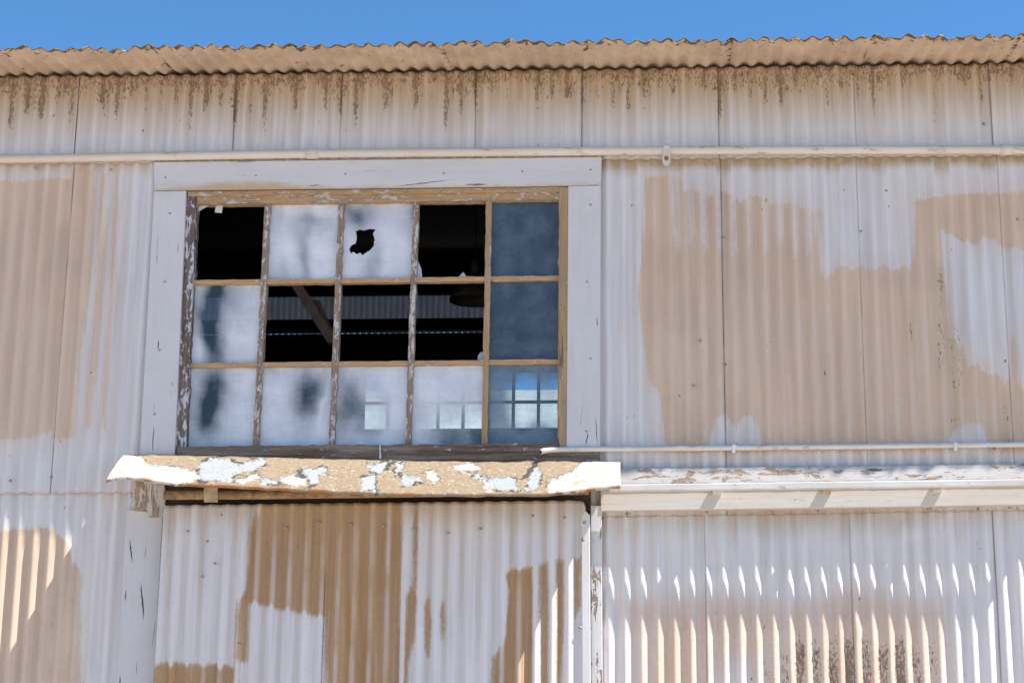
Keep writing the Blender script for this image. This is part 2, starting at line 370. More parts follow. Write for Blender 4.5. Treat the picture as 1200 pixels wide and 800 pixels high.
def sheet(name, xl, xr, zb, zt, ym, mat, parent, kind='wall', dv=.016, amp=AMP, pitch=PITCHM, seam=(.5, .5), phase=0.0, corner=0, label=None, fine=True):
    """corrugated steel sheet between x = xl..xr; zb, zt are functions of x; ym mean plane"""
    per = 12 if fine else 8
    nx = max(8, int(round((xr - xl) / pitch * per)))
    zmid = .5 * (zb((xl + xr) / 2) + zt((xl + xr) / 2))
    nz = max(3, int((zt((xl + xr) / 2) - zb((xl + xr) / 2)) / dv))
    xs = np.linspace(xl, xr, nx + 1); ts = np.linspace(0, 1, nz + 1)
    X, T = np.meshgrid(xs, ts)
    B = np.array([zb(x) for x in xs]); Tp = np.array([zt(x) for x in xs])
    if corner:
        Tp = Tp - np.where(xs > xr - corner, corner - np.sqrt(np.maximum(corner ** 2 - (xs - (xr - corner)) ** 2, 0)), 0)
    Z = B + (Tp - B) * T
    ph = 2 * np.pi * (X + phase) / pitch
    wob = .0022 * np.sin(X * 2.3 + Z * 1.1 + xl * 9) + .0014 * np.sin(X * 7.1 + Z * 3.7 + xl * 5)
    Y = ym - amp * np.cos(ph) + wob
    rd = np.random.default_rng(abs(int(xl * 977 + ym * 1e5)) % 99991)
    for _ in range(7 if fine else 0):
        dx0, dz0 = rd.uniform(xl, xr), rd.uniform(Z.min(), Z.max()); rr0 = rd.uniform(.03, .12)
        Y += rd.normal(0, .0032) * np.exp(-((X - dx0) / rr0) ** 2 - ((Z - dz0) / (rr0 * rd.uniform(.8, 2.5))) ** 2)
    # the sprung edges of the sheet
    el, er = X - xl, xr - X
    Y -= .0035 * np.exp(-er / .012) * seam[1]
    Y -= .002 * np.exp(-el / .010) * seam[0]
    Zb = Z - B; Zt = Tp - Z
    px, py = PIX(X, Y, Z)
    at = {}
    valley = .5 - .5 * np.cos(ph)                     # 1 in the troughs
    col = np.floor((X + phase) / pitch).astype(int)
    rnd = np.random.default_rng(5).random(4000); rc = rnd[(col + 2000) % 4000]; rc2 = rnd[(col * 7 + 1234) % 4000]
    wash = np.zeros_like(X); veil = np.zeros_like(X); fade = np.zeros_like(X); drip = np.zeros_like(X)
    if kind == 'top':
        tan = np.full(X.shape, -1.0)
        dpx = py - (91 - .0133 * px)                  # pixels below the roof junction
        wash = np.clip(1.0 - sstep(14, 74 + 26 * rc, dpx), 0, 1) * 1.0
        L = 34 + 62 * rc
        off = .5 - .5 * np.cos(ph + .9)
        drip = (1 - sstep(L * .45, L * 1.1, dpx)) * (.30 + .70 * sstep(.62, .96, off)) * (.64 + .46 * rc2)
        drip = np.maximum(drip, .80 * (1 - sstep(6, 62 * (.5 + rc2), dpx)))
    elif kind == 'door':
        tan = union(DOORTAN, X, Z, ym)
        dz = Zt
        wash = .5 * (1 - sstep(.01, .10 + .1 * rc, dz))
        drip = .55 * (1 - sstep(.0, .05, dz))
        veil = .42 * sstep(.62, .96, valley) * (.3 + .7 * rc) * (1 - .6 * sstep(.3, .7, dz))
        # brown thinned along the crests
        tan = tan - .016 * sstep(.72, .98, 1 - valley)
    else:
        tan = np.minimum(union(TANS, X, Z), -union(WHITES, X, Z))
        # run-off under the upper pipe, under the ledge
        fade = sstep(-.014, .006, union(FADES, X, Z))
        edgev = .30 * sstep(-.12, .0, tan) * (py < 560)
        dp = py - (192 - .0092 * px)
        under = (py < 300)
        wash = np.where(under, 1.0 * (1 - sstep(4, 16 + 14 * rc, dp)) * (px > 700) + .35 * (1 - sstep(2, 14 + 10 * rc, dp)), 0)
        dl = py - (606 - .0125 * px)
        rr = np.exp(-((px - 960) / 150) ** 2)
        low = (py > 585) & (px > 690)
        wash = np.where(low, (.3 + .6 * rr) * (1 - sstep(4, 34 + 24 * rc, dl)), wash)
        lp = sdf([W(a, b) for a, b in [(722, 705), (770, 690), (860, 688), (930, 700), (1000, 678), (1060, 692), (1112, 700), (1124, 760), (1118, 900), (735, 900), (738, 760)]], X, Z)
        veil = np.where(low, np.maximum(0, (.92 + .08 * rc) * sstep(-.05, .13, lp) * (1 - .8 * np.exp(-((px - 866) / 26) ** 2 - ((py - 800) / 36) ** 2))), edgev)
        # mildew in the troughs
        drip = np.where((py > 700) & (px > 690), sstep(705, 770, py) * np.exp(-((px - 1005) / 132) ** 4) * (.42 + .58 * sstep(.12, .5, .5 - .5 * np.cos(ph - .35))) * (.72 + .34 * rc), 0)
        for sx0, sy0, sr in ((905, 600, 5), (1090, 596, 6), (1146, 595, 5), (735, 602, 6), (828, 601, 4), (1183, 594, 5), (960, 598, 4)):
            drip = np.maximum(drip, .95 * np.exp(-((px - sx0) / sr) ** 2 - ((py - sy0) / (sr * 1.1)) ** 2))
        m2 = sstep(330, 400, py) * (1 - sstep(500, 520, py)) * np.exp(-((px - 1122) / 14) ** 2) + np.exp(-((px - 1068) / 6) ** 2) * sstep(340, 365, py) * (1 - sstep(400, 430, py))
        m2 += np.exp(-((px - 1102) / 7) ** 2) * sstep(300, 320, py) * (1 - sstep(420, 470, py)) + np.exp(-((px - 1180) / 8) ** 2) * sstep(450, 470, py)
        drip = np.maximum(drip, np.where(py < 530, .62 * np.clip(m2, 0, 1), 0))
        wash = np.maximum(wash, np.where(py < 530, .30 * np.clip(m2, 0, 1), 0))
    sea = .95 * seam[1] * np.exp(-(er / .0035) ** 2) + .7 * seam[0] * np.exp(-(el / .003) ** 2)
    sea = np.maximum(sea, .55 * np.exp(-(Zb / .005) ** 2))
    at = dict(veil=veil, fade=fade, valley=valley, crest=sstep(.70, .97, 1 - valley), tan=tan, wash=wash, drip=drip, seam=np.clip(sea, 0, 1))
    nv = nx + 1
    V = np.stack([X, Y, Z], -1).reshape(-1, 3)
    i, j = np.meshgrid(np.arange(nz), np.arange(nx), indexing='ij'); a = (i * nv + j).ravel()
    Fc = np.stack([a, a + 1, a + nv + 1, a + nv], -1)
    me = bpy.data.meshes.new(name); me.from_pydata(V.tolist(), [], Fc.tolist())
    for k, v in at.items():
        A = me.attributes.new(k, 'FLOAT', 'POINT'); A.data.foreach_set('value', v.astype(np.float32).ravel())
    me.polygons.foreach_set('use_smooth', [True] * len(me.polygons))
    o = link(name, me, mat, parent)
    s = o.modifiers.new('gauge', 'SOLIDIFY'); s.thickness = .0012; s.offset = -1 if True else 1
    if label: o['label'] = label
    return o
def zline(p0, p1, y=0.0):
    (x0, z0), (x1, z1) = W(*p0, y), W(*p1, y)
    return lambda x: z0 + (z1 - z0) * (x - x0) / (x1 - x0)
FLAT = lambda z: (lambda x: z)

# ================================================================== SETTING
bm = bmesh.new(); bmesh.ops.create_grid(bm, x_segments=8, y_segments=8, size=300)
g = from_bm('ground', bm, M['ground']); g['kind'] = 'structure'

# ================================================================== THE SHED
shed = thing('metal_shed', 'old whitewashed corrugated steel shed with a broken many paned window and tan paint patches', 'shed')
XL, XR = -7.5, 7.5
roof_j = zline((0, 91), (1200, 75)); rowb = zline((0, 192), (1200, 182), -.02)
rowt = zline((0, 184), (1200, 174))
midb = zline((0, 579), (700, 574)); midbr = zline((700, 606), (1200, 598)); lowt = zline((0, 566), (700, 561)); lowtr = zline((700, 592), (1200, 585))
def xs_at(pxs, py): return [W(p, py)[0] for p in pxs]
# upper band of sheets under the eave
tx = xs_at([-260, -90, 92, 276, 400, 558, 682, 842, 1001, 1160, 1320, 1480], 130)
sm = [.2, .2, .35, 1.0, .2, .45, 1.0, 1.0, .75, 1.0, .5, .5]
for k in range(len(tx) - 1):
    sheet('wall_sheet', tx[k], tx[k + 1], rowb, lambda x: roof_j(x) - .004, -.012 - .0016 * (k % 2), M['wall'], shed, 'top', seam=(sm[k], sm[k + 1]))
# middle row: left and right of the window
mx = xs_at([-260, -90, 78, 186], 330); ms = [.2, .2, .55, 0]
for k in range(3):
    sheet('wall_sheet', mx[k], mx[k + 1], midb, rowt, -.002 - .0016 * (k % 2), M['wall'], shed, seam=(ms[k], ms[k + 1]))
mx = xs_at([690, 847, 1008, 1176, 1340, 1500], 330); ms = [0, 1, .6, .6, .4, .4]
for k in range(5):
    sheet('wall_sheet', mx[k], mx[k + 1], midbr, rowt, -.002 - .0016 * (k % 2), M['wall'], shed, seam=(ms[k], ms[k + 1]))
# lower row
ZB = 1.55
lx = xs_at([-260, -90, 160], 690)
for k in range(2):
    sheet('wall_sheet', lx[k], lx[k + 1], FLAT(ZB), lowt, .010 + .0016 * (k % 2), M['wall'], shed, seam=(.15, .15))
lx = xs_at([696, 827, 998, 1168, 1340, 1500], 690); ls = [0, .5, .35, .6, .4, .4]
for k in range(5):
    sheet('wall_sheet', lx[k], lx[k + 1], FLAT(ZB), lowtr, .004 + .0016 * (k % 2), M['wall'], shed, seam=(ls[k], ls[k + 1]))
# plain sheets that carry the wall on beyond the picture
xa, xb = tx[0] + .01, tx[-1] - .01
for x0, x1 in ((XL, xa), (xb, XR)):
    sheet('wall_sheet', x0, x1, FLAT(0.0), roof_j, .012, M['wall'], shed, dv=.2, fine=False)
sheet('wall_sheet', W(-262, 690)[0], W(1502, 690)[0], FLAT(0.0), FLAT(ZB + .03), .016, M['wall'], shed, dv=.2, fine=False)

# roof: corrugated sheets laid down the slope and over the wall top
SL = math.tan(R(6)); OV = .385
def roof_sheet(x0, x1, ya, yb, z_at, lift, dents=True):
    nx = int((x1 - x0) / PITCHM * 14); ny = 22 if dents else 2
    xs = np.linspace(x0, x1, nx + 1); ys = np.linspace(ya, yb, ny + 1)
    X, Y = np.meshgrid(xs, ys)
    zj = np.array([z_at(x) for x in xs])
    r = np.random.default_rng(int(x0 * 1000) % 9999)
    bumpy = sum(a * np.sin(X * fx + Y * fy + p) for a, fx, fy, p in [(.0028, 9, 14, r.random() * 6), (.0022, 23, 31, r.random() * 6), (.0014, 47, 60, r.random() * 6)])
    edge = np.exp(-(Y - ya) / .05)
    jag = np.interp(xs, np.linspace(x0, x1, 14), r.normal(0, .006, 14))
    Z = zj + SL * Y + .016 + lift + .0078 * np.cos(2 * np.pi * X / PITCHM) * (1 + .12 * np.sin(X * 5)) + bumpy + edge * jag * .8
    Yj = Y + np.exp(-(Y - ya) / .03) * np.interp(xs, np.linspace(x0, x1, 30), r.normal(0, .004, 30))
    me = bpy.data.meshes.new('roof_sheet'); nv = nx + 1
    i, j = np.meshgrid(np.arange(ny), np.arange(nx), indexing='ij'); a = (i * nv + j).ravel()
    me.from_pydata(np.stack([X, Yj, Z], -1).reshape(-1, 3).tolist(), [], np.stack([a, a + 1, a + nv + 1, a + nv], -1).tolist())
    A = me.attributes.new('edge', 'FLOAT', 'POINT'); A.data.foreach_set('value', np.clip(np.exp(-(Y - ya) / .045) + .7 * np.exp(-(x1 - X) / .02), 0, 1).astype(np.float32).ravel())
    me.polygons.foreach_set('use_smooth', [True] * len(me.polygons))
    o = link('roof_sheet', me, M['roof'], shed)
    s = o.modifiers.new('gauge', 'SOLIDIFY'); s.thickness = .0016
    return o
rx = [W(p, 75)[0] for p in (-290, -130, 40, 205, 368, 530, 692, 855, 1018, 1180, 1345, 1510)]
for k in range(len(rx) - 1):
    roof_sheet(rx[k] - .03, rx[k + 1], -OV - random.uniform(-.006, .008), .35, roof_j, .0025 * (k % 2))
for x0, x1 in ((XL, rx[0]), (rx[-1], XR)):
    roof_sheet(x0, x1, -OV, .35, roof_j, .001, False)
# main roof slab, side and rear walls, deep dark interior
YB = 12.0
zr0 = roof_j(0) + .10
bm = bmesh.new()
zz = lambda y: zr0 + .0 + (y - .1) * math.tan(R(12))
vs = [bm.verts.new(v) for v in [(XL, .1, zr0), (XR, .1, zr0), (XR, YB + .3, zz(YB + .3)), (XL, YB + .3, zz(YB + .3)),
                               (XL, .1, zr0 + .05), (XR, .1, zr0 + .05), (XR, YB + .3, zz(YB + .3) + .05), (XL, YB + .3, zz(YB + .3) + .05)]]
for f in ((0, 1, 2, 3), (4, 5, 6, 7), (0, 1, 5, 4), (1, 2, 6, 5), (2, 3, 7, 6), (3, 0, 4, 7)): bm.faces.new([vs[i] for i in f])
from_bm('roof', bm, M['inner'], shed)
for x0, x1 in ((XL, XL + .04), (XR - .04, XR)):
    bm = bmesh.new()
    pr = [(0.03, 0), (YB, 0), (YB, zz(YB) + .1), (.03, zr0 + .02)]
    a = [bm.verts.new((x0, y, z)) for y, z in pr]; b = [bm.verts.new((x1, y, z)) for y, z in pr]
    bm.faces.new(a); bm.faces.new(list(reversed(b)))
    for i in range(4): bm.faces.new((a[i], b[i], b[(i + 1) % 4], a[(i + 1) % 4]))
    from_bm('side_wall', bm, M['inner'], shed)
# rear wall with its own bank of windows, seen through the dirty glass
wl, wzb = W(425, 503, YB); wr, wzt = W(690, 430, YB); wzt = W(600, 436, YB)[1]; wzb = W(600, 502, YB)[1]
beam_b, beam_t = W(480, 388, YB)[1], W(480, 391, YB)[1]
ztop = W(480, 391, YB)[1]
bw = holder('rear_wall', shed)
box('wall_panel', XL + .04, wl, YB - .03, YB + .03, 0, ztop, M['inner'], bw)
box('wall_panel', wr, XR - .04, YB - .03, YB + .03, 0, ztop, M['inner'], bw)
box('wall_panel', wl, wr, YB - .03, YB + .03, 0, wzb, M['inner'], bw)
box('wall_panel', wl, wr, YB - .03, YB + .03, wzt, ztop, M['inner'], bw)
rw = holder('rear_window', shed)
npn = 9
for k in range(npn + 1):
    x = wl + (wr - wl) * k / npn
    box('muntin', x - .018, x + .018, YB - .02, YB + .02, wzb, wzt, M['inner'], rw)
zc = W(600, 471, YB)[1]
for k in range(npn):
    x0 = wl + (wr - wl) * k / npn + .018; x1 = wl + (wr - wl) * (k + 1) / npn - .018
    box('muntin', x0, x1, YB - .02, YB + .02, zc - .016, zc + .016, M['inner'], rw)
# corrugated rear top sheet; daylight leaks where its waves miss the wall plate
zst = W(480, 344, YB)[1]
def rear_top():
    xs = np.arange(XL, XR, PITCHM / 10); bm = bmesh.new(); rows = []
    for zf in (0, 1):
        row = []
        for x in xs:
            c = math.cos(2 * math.pi * x / PITCHM)
            z = (ztop + .001 + .013 * max(0, c) ** 1.5 * (.4 + .6 * abs(math.sin(x * 3.1)))) if zf == 0 else zz(YB) + .05
            row.append(bm.verts.new((x, YB - .02 * c, z)))
        rows.append(row)
    for i in range(len(xs) - 1): bm.faces.new((rows[0][i], rows[0][i + 1], rows[1][i + 1], rows[1][i]))
    return from_bm('rear_top_sheet', bm, M['galv'], shed, True)
rear_top()
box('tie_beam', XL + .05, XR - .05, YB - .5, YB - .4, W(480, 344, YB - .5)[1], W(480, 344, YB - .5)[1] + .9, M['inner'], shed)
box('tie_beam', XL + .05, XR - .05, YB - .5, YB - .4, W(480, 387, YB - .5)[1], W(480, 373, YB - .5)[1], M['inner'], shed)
# diagonal brace just inside the window
b0 = [W(338, 330, .7), W(352, 330, .7), W(396, 400, .7), W(384, 402, .7)]
prism('brace', b0, .7, .75, M['brace'], shed, .003)
b1 = [W(366, 350, .8), W(374, 352, .8), W(392, 392, .8), W(386, 392, .8)]
prism('brace', b1, .8, .84, M['brace'], shed, .002)

# ------------------------------------------------------------------ the window
win = holder('window', shed, 'fifteen pane timber window with five missing panes')
prism('head_casing', [W(180, 190, -.032), W(705, 184, -.032), W(704, 217, -.032), W(218, 222.5, -.032), W(181, 223, -.032)], -.032, .03, M['casing_h'], win)
board('side_casing', [(180.5, 224), (218, 223.5), (204, 545), (163, 545)], -.030, .03, M['casing'], win)
board('side_casing', [(666, 218), (704, 217.5), (703, 526), (664, 526)], -.030, .03, M['casing'], win, label='right hand casing with bare wood along its inner edge')
board('bare_strip', [(655, 219.5), (668, 219.5), (672, 300), (673, 345), (671, 400), (674, 440), (671, 480), (674, 524), (655, 530)], -.026, .02, M['bare_v'], win, rough=.0028)
board('head_trim', [(220, 224.5), (662, 219), (662, 224.5), (220, 229.5)], -.022, .03, M['bare'], win)
for a, b in [(194, 208), (300, 206), (405, 204), (520, 203), (612, 201), (692, 199), (199, 250), (193, 330), (187, 410), (181, 485), (692, 240), (688, 330), (692, 420), (687, 505)]:
    x, z = W(a, b, -.0325); bm = bmesh.new()
    bmesh.ops.create_cone(bm, cap_ends=True, segments=10, radius1=.0042, radius2=.0038, depth=.002)
    for v in bm.verts: v.co = Vector((x + v.co.x, -.0325 + v.co.z, z + v.co.y))
    from_bm('nail_head', bm, M['rust'], win)
board('sash_stile', [(219, 226), (230.5, 225), (217.5, 532), (204, 532)], -.012, .05, M['dark_v'], win, rough=.0016, label='dark rotten left stile with flakes of white paint')
board('sash_rail', [(230, 229), (656, 223.5), (656, 234), (230, 239)], -.006, .05, M['bare'], win, rough=.0008)
board('sash_stile', [(655.5, 226), (664, 226), (662, 526), (653, 526)], -.010, .05, M['bare_v'], win, rough=.001)
board('sill', [(208, 523), (654, 519), (654, 527), (703, 527), (703, 543), (205, 545)], -.030, .06, M['sill'], win, rough=.0022)
board('splinter', [(444.5, 521), (446, 521), (446.4, 537), (444.8, 537)], -.045, -.041, M['post'], win, .0004)
YM = .004
VT = [(230, 217.3), (313.5, 299.5), (400, 388.5), (487.5, 478), (573, 567.5), (656, 653)]
def vx(k, y): a, b = VT[k]; return a + (b - a) * (y - 237) / (522 - 237)
HT = [(239, 234), (331, 325.5), (428, 423.5), (524, 519.5)]
def hy(k, x): a, b = HT[k]; return a + (b - a) * (x - 225) / (655 - 225)
for k in (1, 2, 3, 4):
    hw = 3.3
    board('muntin', [(vx(k, 237) - hw, hy(0, vx(k, 237)) - 1), (vx(k, 237) + hw, hy(0, vx(k, 237)) - 1), (vx(k, 522) + hw, 523), (vx(k, 522) - hw, 523)], YM, .045,
          [None, M['munt_v'], M['munt_v'], M['munt_v'], M['bare_v']][k], win, rough=.0011)
for r_ in (1, 2):
    for c in range(5):
        ym = hy(r_, 300)
        xl = vx(c, ym) + (3.3 if c else 0); xr = vx(c + 1, ym) - (3.3 if c < 4 else 0)
        hh = 2.7
        board('muntin', [(xl, hy(r_, xl) - hh), (xr, hy(r_, xr) - hh), (xr, hy(r_, xr) + hh), (xl, hy(r_, xl) + hh)], YM + .004, .045, M['munt_h'], win, rough=.0009)

def glass_mat(name, film_col, film_col2, gl=.04):
    n = NT(name)
    f = n.attr('film')
    nz = n.noise(60, detail=6, rough=.7); nb = n.noise(9, detail=5, rough=.6)
    wipe = n.noise(2.6, detail=4, rough=.6, stretch=(2.6, 1, .7), loc=(4, 1, 3), dist=.5)
    f2 = n.math('ADD', f, n.math('MULTIPLY', n.math('SUBTRACT', nb, .5), .30))
    f2 = n.math('ADD', f2, n.math('MULTIPLY', n.math('SUBTRACT', wipe, .55), .55))
    f2 = n.math('ADD', f2, n.math('MULTIPLY', n.math('SUBTRACT', nz, .5), .14))
    f2 = n.math('ADD', f2, n.math('MULTIPLY', n.math('SUBTRACT', n.noise(3.2, detail=3, rough=.5, stretch=(1.3, 1, .8), loc=(2, 5, 5)), .5), .50))
    f2 = n.math('ADD', f2, n.math('MULTIPLY', n.math('SUBTRACT', n.noise(14, detail=5, rough=.7, stretch=(.5, 1, 2.2), loc=(8, 2, 1)), .5), .2))
    f2 = n.math('MAXIMUM', n.math('MINIMUM', f2, .97), .03)
    col = n.mix(n.step(nb, .35, .65), film_col, film_col2)
    sp = n.step(n.noise(130, detail=3, loc=(3, 3, 3)), .70, .74)
    col = n.mix(n.math('MULTIPLY', sp, .55), col, (.45, .50, .54))
    dif = n.node('ShaderNodeBsdfDiffuse'); n.put(dif.inputs['Color'], col)
    trl = n.node('ShaderNodeBsdfTranslucent'); n.put(trl.inputs['Color'], col)
    fm = n.node('ShaderNodeMixShader'); fm.inputs[0].default_value = .06
    n.t.links.new(dif.outputs[0], fm.inputs[1]); n.t.links.new(trl.outputs[0], fm.inputs[2])
    tr = n.node('ShaderNodeBsdfTransparent'); tr.inputs['Color'].default_value = (.80, .88, .92, 1)
    m1 = n.node('ShaderNodeMixShader'); n.put(m1.inputs[0], f2)
    n.t.links.new(tr.outputs[0], m1.inputs[1]); n.t.links.new(fm.outputs[0], m1.inputs[2])
    gls = n.node('ShaderNodeBsdfGlossy'); gls.inputs['Roughness'].default_value = .12
    n.put(gls.inputs['Normal'], n.bump(n.math('ADD', n.noise(4, detail=2), n.math('MULTIPLY', nz, .1)), .25, .01))
    fr = n.node('ShaderNodeFresnel'); fr.inputs['IOR'].default_value = 1.5
    m2 = n.node('ShaderNodeMixShader'); n.put(m2.inputs[0], n.math('MULTIPLY', fr.outputs[0], .9))
    n.t.links.new(m1.outputs[0], m2.inputs[1]); n.t.links.new(gls.outputs[0], m2.inputs[2])
    return n.done(m2.outputs[0])
M['glass'] = glass_mat('whitewashed_glass', (.92, .89, .915), (.75, .74, .77))
M['greyglass'] = glass_mat('grimy_grey_glass', (.20, .255, .31), (.27, .32, .375))
M['blueglass'] = glass_mat('dusty_blue_glass', (.075, .10, .135), (.12, .15, .185))
def gb(u, v, cu, cv, su, sv, p=2): return np.exp(-np.abs((u - cu) / su) ** p - np.abs((v - cv) / sv) ** p)
FILM = {
    (0, 1): lambda u, v: .97 - .52 * gb(u, v, .54, .70, .09, .45) - .42 * gb(u, v, .60, .24, .24, .13) + .2 * (u > .88) - .2 * gb(u, v, .2, .95, .2, .2),
    (0, 2): lambda u, v: .97 - .58 * gb(u, v, .22, .16, .30, .20) - .40 * gb(u, v, .45, .80, .13, .3) - .35 * gb(u, v, .95, .2, .12, .2) + .15 * gb(u, v, .70, .75, .07, .3),
    (1, 0): lambda u, v: .98 - .90 * gb(u, v, .32 - .06 * np.sin(v * 5), .50, .20, 1.1, 2.3) - .34 * gb(u, v, .58, .2, .2, .28) + .3 * gb(u, v, .08, .75, .09, .3),
    (2, 0): lambda u, v: .97 - .92 * gb(u, v, .30 + .05 * np.sin(v * 4), .32, .21, .52, 2.1) - .30 * gb(u, v, .3, .8, .25, .25),
    (2, 1): lambda u, v: .95 - .80 * gb(u, v, .70 - .05 * v, .42, .21, .36, 2.1) + .3 * gb(u, v, .93 - .12 * v, .4, .035, .35) - .32 * gb(u, v, .12, .06, .2, .12),
    (2, 2): lambda u, v: .94 - .72 * gb(u, v, .20, .50, .2, .35, 2.1) - .50 * gb(u, v, .52, .66, .18, .25, 3),
    (2, 3): lambda u, v: .93 - .58 * sstep(.2, .85, v) * sstep(.08, .5, u) - .12 * gb(u, v, .9, .9, .3, .3),
    (0, 4): lambda u, v: .86 + 0 * u, (1, 4): lambda u, v: .86 + 0 * u,
    (2, 4): lambda u, v: .82 - .50 * gb(u, v, .72, .50, .40, .32, 6),
}
HOLE = [(409, 292), (412, 287), (417, 285), (418, 278), (417, 271), (421, 269), (427, 270), (433, 268), (440, 269), (437, 274), (439, 280), (438, 288), (434, 293), (429, 296), (425, 299), (422, 296), (418, 298), (414, 295), (411, 297)]
YG = .030
def cell(r_, c):
    o = 1.5
    yt0 = lambda x: hy(r_, x); yb0 = lambda x: hy(r_ + 1, x)
    ymid = .5 * (HT[r_][0] + HT[r_ + 1][0])
    xl0, xr0 = vx(c, ymid), vx(c + 1, ymid)
    q = []
    for k, y in ((c, yt0(xl0)), (c + 1, yt0(xr0)), (c + 1, yb0(xr0)), (c, yb0(xl0))):
        q.append(W(vx(k, y), y, YG))
    return q
def add_film(me, q, fn):
    n = len(me.vertices); co = np.zeros(n * 3); me.vertices.foreach_get('co', co); co = co.reshape(-1, 3)
    (x0, zt), (x1, _), (_, zb), _ = q
    wu = .030 * np.sin(co[:, 2] * 17 + co[:, 0] * 13) + .010 * np.sin(co[:, 2] * 63 + co[:, 0] * 47)
    wv = .04 * np.sin(co[:, 0] * 37 + co[:, 2] * 9) + 0.01 * np.sin(co[:, 0] * 77 - co[:, 2] * 31)
    u = np.clip(wu + (co[:, 0] - x0) / (x1 - x0), 0, 1); v = np.clip(wv + (zt - co[:, 2]) / (zt - zb), 0, 1)
    f = np.clip(fn(u, v), .02, .97) + .10 * np.exp(-np.minimum(np.minimum(u, 1 - u), np.minimum(v, 1 - v)) / .03) - .05
    A = me.attributes.new('film', 'FLOAT', 'POINT'); A.data.foreach_set('value', f.astype(np.float32))
def pane(r_, c):
    q = cell(r_, c); N = 36; bm = bmesh.new(); vv = []
    for j in range(N + 1):
        t = j / N; row = []
        for i in range(N + 1):
            s = i / N
            top = Vector(q[0]).lerp(Vector(q[1]), s); bot = Vector(q[3]).lerp(Vector(q[2]), s); p = top.lerp(bot, t)
            row.append(bm.verts.new((p.x, YG, p.y)))
        vv.append(row)
    hp = [W(a, b, YG) for a, b in HOLE] if (r_, c) == (0, 2) else None
    def edgeset(): pass
    for j in range(N):
        for i in range(N):
            bm.faces.new((vv[j][i], vv[j + 1][i], vv[j + 1][i + 1], vv[j][i + 1]))
    if hp:
        # snap out the hole: refine, delete inside, and pull the rim onto the outline
        for _ in range(2):
            cx = sum(p[0] for p in hp) / len(hp); cz = sum(p[1] for p in hp) / len(hp)
            ed = [e for e in bm.edges if all(math.hypot(v.co.x - cx, v.co.z - cz) < .10 for v in e.verts)]
            bmesh.ops.subdivide_edges(bm, edges=ed, cuts=1, use_grid_fill=True)
        fs = []
        for f in bm.faces:
            cc = f.calc_center_median()
            if sdf(hp, np.array([cc.x]), np.array([cc.z]))[0] > 0: fs.append(f)
        bmesh.ops.delete(bm, geom=fs, context='FACES')
    me = bpy.data.meshes.new('pane'); bm.to_mesh(me); bm.free()
    add_film(me, q, FILM[(r_, c)])
    o = link('pane', me, M['greyglass' if (r_, c) == (2, 4) else 'blueglass' if c == 4 else 'glass'], win)
    s = o.modifiers.new('gauge', 'SOLIDIFY'); s.thickness = .003; s.offset = -1
    return o
LAB = {(0, 2): 'whitewashed pane with a jagged hole', (2, 4): 'clear blue grey pane showing the far window', (0, 4): 'dusty dark blue pane', (1, 4): 'dusty dark blue pane'}
for rc in FILM:
    p = pane(*rc)
    if rc in LAB: p['label'] = LAB[rc]
def shard(px, film=.7):
    q = [W(a, b, YG) for a, b in px]; bm = bmesh.new()
    bm.faces.new([bm.verts.new((x, YG, z)) for x, z in q]); bmesh.ops.triangulate(bm, faces=bm.faces)
    me = bpy.data.meshes.new('glass_shard'); bm.to_mesh(me); bm.free()
    A = me.attributes.new('film', 'FLOAT', 'POINT'); A.data.foreach_set('value', [film] * len(me.vertices))
    o = link('glass_shard', me, M['glass'], win); s = o.modifiers.new('gauge', 'SOLIDIFY'); s.thickness = .003
shard([(231, 237), (251, 237), (245, 241), (236, 246), (231, 249)], .9)
shard([(254, 236), (262, 236), (260, 250), (252, 249)], .85)
shard([(482, 328), (482, 304), (486, 303), (491, 308), (494, 316), (495, 328)], .62)
shard([(536, 326), (543, 319), (548, 326)], .7)
shard([(560, 426), (560, 417), (563, 413), (570, 411), (570, 426)], .55)

